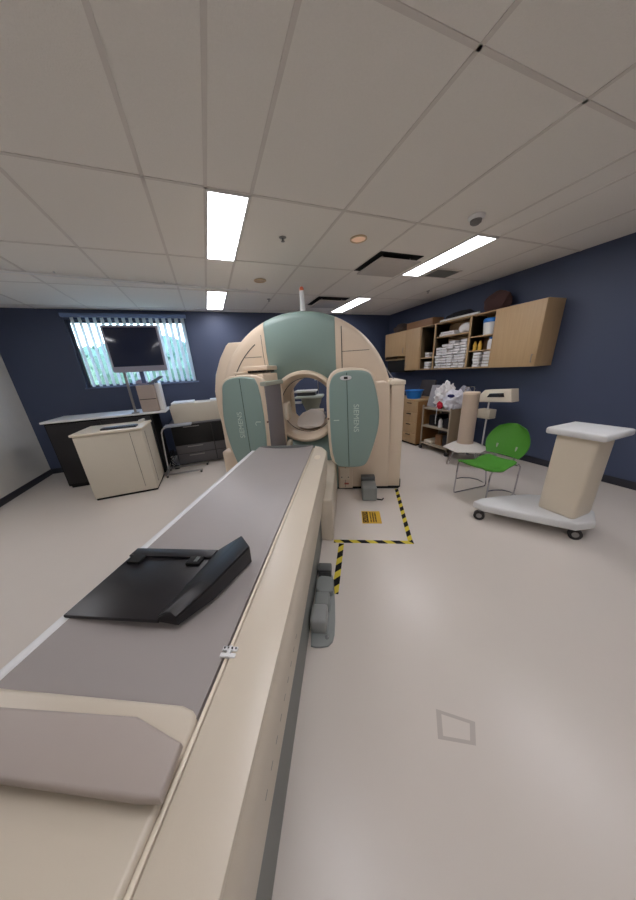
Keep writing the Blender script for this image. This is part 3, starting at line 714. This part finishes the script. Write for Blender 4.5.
for c in range(5):
    for r in range(HTS[c]):
        towel(4.385+random.uniform(-.025, .02), 3.678+c*.139, 1.4985+r*.0475, 'white towel, %s up, in the wide shelf pile %s' % (ORD[r], cols[c]), 'white towels packed in the wide shelf unit', random.uniform(-.1, .1))
for r in range(5):
    towel(4.385, 3.225, 1.4985+r*.0475, 'white folded cloth, %s up, in the right pile under the bottles' % ORD[r], 'white cloths under the bottles')
    towel(4.385, 3.40, 1.4985+r*.0475, 'white folded cloth, %s up, in the left pile under the bottles' % ORD[r], 'white cloths under the bottles')
for r in range(2): towel(4.385, 4.53, 1.7205+r*.047, 'white folded towel, %s, on the upper board of the narrow shelf unit' % ('lower one' if r == 0 else 'upper one'), 'towels in the narrow shelf unit')
for r in range(3): towel(4.385, 4.52, 1.4985+r*.047, 'white folded towel, %s up, on the floor of the narrow shelf unit' % ORD[r], 'towels in the narrow shelf unit')
g = G(); g.blob((4.40, 3.75, 2.145), (.12, .13, .095), .12, 2, 3); single('white_pillow', g, whitecloth, 'plump white pillow on the top board of the wide shelf unit', 'pillow', (4.40, 3.75, 2.07))
g = G(); g.box(4.30, 4.5, 3.93, 4.28, 2.0705, 2.12, .018, 3); g.box(4.31, 4.49, 3.95, 4.26, 2.118, 2.15, .014, 3); single('folded_sheet', g, whitecloth, 'flat folded white sheet on the top board of the wide shelf unit', 'sheet', (4.4, 4.1, 2.0705))
t = T('storage_tub', 'white plastic tub with a blue lid on the top shelf', 'tub', (4.4, 3.29, 1.985))
g = G(); g.lathe([(.095, 1.986), (.112, 2.17)], (4.395, 3.30, 0), n=28, cap=True); t.part('tub', g, white)
g = G(); g.lathe([(.118, 2.165), (.118, 2.205), (.105, 2.225)], (4.395, 3.30, 0), n=28, cap=True); t.part('lid', g, blue)
def bottle(x, y, z, h, r, m, capm, label):
    t = T('bottle', label, 'bottle', (x, y, z), group='bottles on the middle shelf')
    g = G(); g.lathe([(r, z), (r, z+h*.68), (r*.5, z+h*.84)], (x, y, 0), n=18, cap=True); t.part('body', g, m)
    g = G(); g.lathe([(r*.55, z+h*.83), (r*.55, z+h)], (x, y, 0), n=14, cap=True); t.part('cap', g, capm)
bottle(4.34, 3.50, 1.7655, .14, .03, yellow, yellow, 'yellow bottle on the middle shelf, farther from the blue-capped one')
bottle(4.34, 3.405, 1.7655, .14, .03, yellow, yellow, 'yellow bottle on the middle shelf, next to the blue-capped one')
bottle(4.34, 3.22, 1.7655, .18, .045, white, blue, 'white bottle with a blue cap on the middle shelf')
# on top of the wall cabinets
t = T('cardboard_box', 'long tan cardboard box lying on top of the wall cabinets', 'box', (4.4, 4.9, ZT))
g = G(); g.box(4.28, 4.56, 4.45, 5.2, ZT, ZT+.13, .004); t.part('carton', g, cardb)
g = G(); g.box(4.30, 4.54, 4.8, 4.85, ZT+.13, ZT+.132); t.part('packing_tape', g, tan)
g = G(); g.blob((4.40, 5.5, ZT+.075), (.14, .26, .10), .25, 3, 8); single('dark_bag', g, mat('dark_brown_fabric', (70, 58, 52), .9, bump=.4), 'slumped brown bag on top of the farthest wall cabinet', 'bag', (4.4, 5.5, ZT))
g = G(); g.blob((4.46, 3.98, ZT+.06), (.12, .3, .08), .3, 3, 9); single('dark_bag', g, mat('black_fabric', (34, 34, 38), .9, bump=.4), 'flat black bag on top of the wide shelf unit', 'bag', (4.42, 3.98, ZT))
g = G(); g.blob((4.44, 3.28, ZT+.12), (.13, .2, .16), .2, 3, 5); single('dark_bag', g, mat('maroon_fabric', (74, 50, 48), .9, bump=.4), 'dark reddish bundle on top of the cabinets near the camera', 'bag', (4.44, 3.28, ZT))
g = G(); g.cyl((4.278, 3.45, ZT+.018), (4.278, 4.25, ZT+.018), .017, 12); single('long_tube', g, white, 'thin white tube lying along the front top of the cabinets', 'tube', (4.3, 3.9, ZT))

# base drawer cabinet
t = T('drawer_unit', 'maple drawer unit with black handles, carrying the blue basin', 'cabinet', (4.0, 4.4, 0))
g = G(); g.box(3.76, 4.45, 4.10, 5.0, .04, .91, .004); t.part('body', g, wood('maple_side', (160, 116, 70), (142, 102, 62)))
g = G(); g.box(3.735, 4.46, 4.09, 5.01, .91, .94, .004); t.part('top', g, maple)
for k in range(4):
    z0 = .05+k*.215
    for ya, yb in ((4.105, 4.545), (4.555, 4.995)):
        g = G(); g.box(3.738, 3.762, ya, yb, z0, z0+.207, .003); d = t.part('drawer', g, maple)
        g = G(); g.box(3.715, 3.74, (ya+yb)/2-.06, (ya+yb)/2+.06, z0+.165, z0+.18, .003); t.part('handle', g, blackmat, d)
g = G(); g.box(3.79, 4.44, 4.12, 4.98, 0, .045); t.part('plinth', g, blackmat)
t = T('blue_basin', 'bright blue plastic basin on top of the maple drawer unit', 'basin', (3.90, 4.4, .94))
g = G(); g.lathe([(.135, .941), (.175, 1.10), (.19, 1.105), (.185, 1.095), (.17, 1.09), (.13, .95), (.001, .95)], (3.90, 4.40, 0), n=32); t.part('bowl', g, blue)
g = G(); g.blob((3.90, 4.40, 1.06), (.14, .14, .05), .15, 3, 2); t.part('liner', g, mat('blue_cloth', (40, 130, 205), .8))
g = G(); g.prism([(4.30, .942), (4.33, .942), (4.44, 1.26), (4.41, 1.27)], 'y', 4.35, 4.75, .006); single('leaning_board', g, mat('dark_brown_board', (50, 44, 46), .6), 'dark board leaning to the wall behind the blue basin', 'board', (4.35, 4.5, .942))
# wire cart / open metal shelf cart
CX0, CX1, CY0, CY1 = 3.74, 4.22, 3.30, 3.96
t = T('shelf_cart', 'tan metal shelf cart on casters with bags piled on top', 'cart', (3.98, 3.63, 0))
cm = tan
for z, nm in ((.14, 'shelf'), (.48, 'shelf'), (.82, 'shelf')):
    g = G(); g.box(CX0, CX1, CY0, CY1, z-.028, z, .005); t.part(nm, g, mat('shelf_tan', (150, 138, 120), .45))
for xx in (CX0+.012, CX1-.012):
    for yy in (CY0+.012, CY1-.012):
        g = G(); g.box(xx-.013, xx+.013, yy-.013, yy+.013, .08, .86, .003); lg = t.part('leg', g, MATS['shelf_tan'])
        g = G(); g.cyl((xx-.012, yy, .04), (xx+.012, yy, .04), .04, 18); t.part('caster', g, black, lg)
g = G(); g.box(CX0+.02, CX1-.02, CY0-.004, CY0+.006, .12, .84, .002); t.part('end_panel', g, tan)
g = G(); g.box(CX1-.008, CX1, CY0+.02, CY1-.02, .12, .82, .002); t.part('back_panel', g, mat('cart_back', (70, 62, 60), .6))
g = G(); g.tube([(4.0, CY0-.01, .84), (4.0, CY0-.01, 1.16), (4.03, CY0-.01, 1.19), (4.19, CY0-.01, 1.19), (4.21, CY0-.01, 1.16), (4.21, CY0-.01, .84)], .011, 8); t.part('handle', g, chrome)
# on the cart
g = G(); g.prism([(3.90, .821), (3.96, .821), (4.06, 1.20), (4.0, 1.21)], 'y', 3.83, 4.03, .01); single('grey_cushion', g, mat('grey_vinyl_board', (148, 146, 150), .6), 'grey padded board leaning on the cart beside the blue basin', 'cushion', (3.95, 3.86, .821))
g = G(); g.blob((4.0, 3.68, .995), (.17, .15, .23), .5, 3.5, 14, 4); single('white_bag', g, whitecloth, 'crumpled white cloth bag, tall and lumpy, left of the printed one', 'bag', (4.0, 3.62, .82))
t = T('white_bag', 'white plastic bag with a dark navy oval print, on the right of the cart', 'bag', (3.95, 3.39, .82))
g = G(); g.blob((3.91, 3.42, .955), (.17, .13, .18), .35, 3, 21, 4); t.part('sack', g, mat('white_plastic_bag', (222, 222, 232), .45, bump=.5, bscale=30))
g = G(); g.blob((3.79, 3.38, 1.06), (.045, .065, .03), .1, 3, 2, 2); t.part('print', g, navyp)
g = G(); g.blob((4.14, 3.42, .985), (.07, .16, .21), .15, 3, 31); single('grey_bag', g, greycloth, 'grey lilac bundle behind the printed white bag', 'bag', (4.1, 3.4, .82))
g = G(); g.blob((3.79, 3.60, .875), (.045, .05, .07), .35, 3, 41); single('red_cloth', g, redm, 'small red cloth bundle at the front of the cart top', 'cloth', (3.8, 3.66, .82))
g = G(); g.blob((4.16, 3.80, .91), (.06, .1, .12), .3, 3, 51); single('dark_cloth', g, MATS['black_fabric'], 'black cloth bundle behind the crumpled white bag', 'cloth', (4.16, 3.8, .82))
g = G(); g.tube([(3.735, 3.60, .85), (3.728, 3.60, .75), (3.73, 3.61, .62), (3.728, 3.60, .55)], .006, 6); single('white_strap', g, white, 'thin white strap hanging down from the cart top', 'strap', (3.73, 3.6, .85))
t = T('spray_bottle', 'white spray bottle standing on the middle shelf of the cart', 'bottle', (3.85, 3.58, .48))
g = G(); g.lathe([(.035, .481), (.035, .60), (.014, .64)], (3.83, 3.58, 0), n=18, cap=True); t.part('body', g, white)
g = G(); g.box(3.79, 3.85, 3.57, 3.59, .64, .67, .006); t.part('trigger', g, black)
g = G(); g.box(3.82, 4.1, 3.66, 3.86, .4805, .68, .02, 3); single('black_case', g, black, 'black equipment case on the middle shelf, behind the spray bottle', 'case', (3.95, 3.75, .4805))
g = G(); g.box(3.80, 4.1, 3.36, 3.5, .4805, .66, .02, 3); single('black_case', g, black, 'black case on the middle shelf, right of the spray bottle', 'case', (3.95, 3.43, .4805))
g = G(); g.box(3.78, 4.1, 3.70, 3.9, .1405, .19, .008); single('white_carton', g, cream2, 'flat pale carton on the lowest shelf of the cart', 'carton', (3.95, 3.8, .1405))
g = G(); g.box(3.82, 4.1, 3.52, 3.66, .1405, .33, .006); single('small_carton', g, cardb, 'brown carton in the middle of the lowest cart shelf', 'carton', (3.95, 3.6, .1405))
g = G(); g.box(3.80, 4.1, 3.34, 3.48, .1405, .36, .02); single('black_case', g, black, 'black case on the lowest shelf of the cart', 'case', (3.95, 3.4, .1405))

# stool with cylinder
PX, PY = 3.76, 2.955
t = T('pedestal_stool', 'white flared pedestal on chrome legs carrying a tall beige cylinder', 'stand', (PX, PY, 0))
rings = []
for r, z in ((.33, .25), (.335, .265), (.27, .30), (.17, .345)):
    rings.append([Vector((PX+r*math.cos(math.radians(60*k+18)), PY+r*math.sin(math.radians(60*k+18)), z)) for k in range(6)])
g = G(); g.loft(rings); t.part('flared_top', g, mat('matt_white', (225, 220, 212), .5))
for k in range(4):
    a = math.radians(90*k+170); g = G()
    g.cyl((PX+.2*math.cos(a), PY+.2*math.sin(a), .26), (PX+.30*math.cos(a), PY+.30*math.sin(a), 0), .012); t.part('leg', g, chrome)
t = T('beige_cylinder', 'tall beige cylinder standing upright on the white pedestal', 'cylinder', (PX-.02, PY, .345))
g = G(); g.lathe([(.122, .347), (.116, .36), (.114, 1.12)], (PX-.02, PY, 0), n=40, cap=True); t.part('body', g, mat('beige_cylinder_paint', (196, 176, 156), .5))
g = G(); g.lathe([(.118, 1.12), (.118, 1.145), (.112, 1.152)], (PX-.02, PY, 0), n=40, cap=True); t.part('lid', g, cream)
# wall-side scale / monitor stand
t = T('wheeled_monitor', 'cream and black instrument on a thin white pole behind the green chair', 'medical instrument', (4.2, 3.0, 0))
g = G(); g.cyl((4.25, 3.02, .04), (4.25, 3.02, 1.0), .013); t.part('pole', g, white)
g = G(); g.prism([(2.62, .98), (3.16, .94), (3.22, 1.0), (3.08, 1.14), (2.66, 1.17)], 'x', 4.18, 4.36, .015, 3); hd = t.part('head', g, cream2)
g = G(); g.prism([(2.74, 1.05), (3.02, 1.03), (2.98, 1.09), (2.76, 1.11)], 'x', 4.172, 4.185, .003); t.part('display', g, black, hd)
g = G(); g.box(4.17, 4.33, 2.92, 3.15, .68, .83, .01); t.part('control_box', g, mat('box_cream', (200, 190, 170), .5))
g = G()
for k in range(4):
    a = PI/2*k+.6; g.cyl((4.25, 3.02, .05), (4.25+.2*math.cos(a), 3.02+.2*math.sin(a), .045), .012); g.cyl((4.25+.2*math.cos(a), 3.01+.2*math.sin(a), .025), (4.25+.2*math.cos(a), 3.03+.2*math.sin(a), .025), .025, 14)
t.part('foot', g, steel)
# green chair
t = T('green_chair', 'bright green plastic chair on a chrome sled base', 'chair', (2.95, 1.98, 0))
g = G(); n = 9; rings = []
for i in range(n+1):
    s_ = i/n; x = 2.66+.50*s_; z = .455+.012*math.cos(s_*2*PI)-.03*math.sin(PI*s_)*.6
    hw = .205+.035*math.sin(PI*min(1, s_*1.4+.12)); hw = min(hw, .235) if s_ > .04 else .175
    if s_ > .97: hw = .19
    ring = []; yc = 1.975
    for j in range(11):
        a = j/10*2-1; ring.append(Vector((x, yc+a*hw, z+.018*a*a-(.02 if abs(a) == 1 else 0))))
    for j in range(10, -1, -1):
        a = j/10*2-1; ring.append(Vector((x, yc+a*hw*.98, z-.012+.018*a*a-(.02 if abs(a) == 1 else 0))))
    rings.append(ring)
g.loft(rings); t.part('seat', g, chairg)
g = G(); rings = []
for i in range(12):
    s_ = i/11; z = .50+.37*s_; x = 3.20+.11*s_; hw = .14+.11*math.sin(PI*min(max(s_*.86+.16, 0), 1))
    if s_ > .9: hw *= (1-.5*((s_-.9)/.1))
    ring = []
    for j in range(11):
        a = j/10*2-1; ring.append(Vector((x-.045*a*a, 1.975+a*hw, z)))
    for j in range(10, -1, -1):
        a = j/10*2-1; ring.append(Vector((x+.014-.045*a*a, 1.975+a*hw, z)))
    rings.append(ring)
g.loft(rings); t.part('backrest', g, chairg)
for yy in (2.185, 1.765):
    g = G(); g.tube([(2.72, yy, .44), (2.705, yy, .40), (2.69, yy, .05), (2.70, yy, .014), (2.74, yy, .01), (3.2, yy-(.04 if yy > 2 else -.04), .01), (3.235, yy-.03 if yy > 2 else yy+.03, .03), (3.20, yy, .40), (3.16, yy, .445)], .009, 8); t.part('sled_frame', g, chrome)
    g = G(); g.tube([(2.697, yy, .21), (2.80, yy, .20), (2.95, yy, .165), (3.10, yy, .11), (3.225, yy, .04)], .007, 8); t.part('side_brace', g, chrome)
g = G(); g.cyl((2.74, 1.77, .43), (2.74, 2.18, .43), .008); g.cyl((3.15, 1.77, .43), (3.15, 2.18, .43), .008); t.part('cross_tube', g, chrome)
g = G(); g.tube([(3.14, 1.86, .42), (3.21, 1.86, .46), (3.225, 1.86, .62)], .012); g.tube([(3.14, 2.09, .42), (3.21, 2.09, .46), (3.225, 2.09, .62)], .012); t.part('back_support', g, mat('light_grey_plastic', (170, 170, 165), .5))
# white device on casters at the right edge
t = T('wheeled_device', 'white wheeled device base with a black caster, in front of the green chair', 'medical trolley', (2.85, 1.35, 0))
g = G(); g.prism(rounded([(2.36, 1.70), (2.60, 1.72), (3.2, 1.5), (3.3, 1.1), (2.9, .9), (2.62, 1.3)], 1), 'z', .105, .19, .02, 3); t.part('base', g, white)
g = G(); g.box(2.85, 3.15, 1.05, 1.35, .17, .95, .04, 3); t.part('column', g, cream2)
g = G(); g.box(2.78, 3.22, .98, 1.4, .94, 1.0, .02, 3); t.part('worktop', g, white)
for xx, yy in ((2.43, 1.63), (3.14, 1.42), (2.88, 1.02)):
    g = G(); g.cyl((xx-.014, yy-.010, .052), (xx+.014, yy+.010, .052), .052, 24); w_ = t.part('caster', g, black)
    g = G(); g.cyl((xx-.017, yy-.012, .052), (xx+.017, yy+.012, .052), .026, 16); g.cyl((xx, yy, .09), (xx, yy, .11), .015); t.part('caster_hub', g, steel, w_)

# ------------------------------------------------------------ world and colour
wd = bpy.data.worlds.new('World'); SC.world = wd; wd.use_nodes = True
nt = wd.node_tree; bg = nt.nodes['Background']
sky = nt.nodes.new('ShaderNodeTexSky'); sky.sky_type = 'NISHITA'; sky.sun_disc = False
sky.sun_elevation = math.radians(38); sky.sun_rotation = math.radians(200)
nt.links.new(sky.outputs['Color'], bg.inputs['Color']); bg.inputs['Strength'].default_value = .78
vs = SC.view_settings; vs.view_transform = 'Standard'; vs.look = 'None'; vs.gamma = 1; vs.use_curve_mapping = False
vs.exposure = 1.36
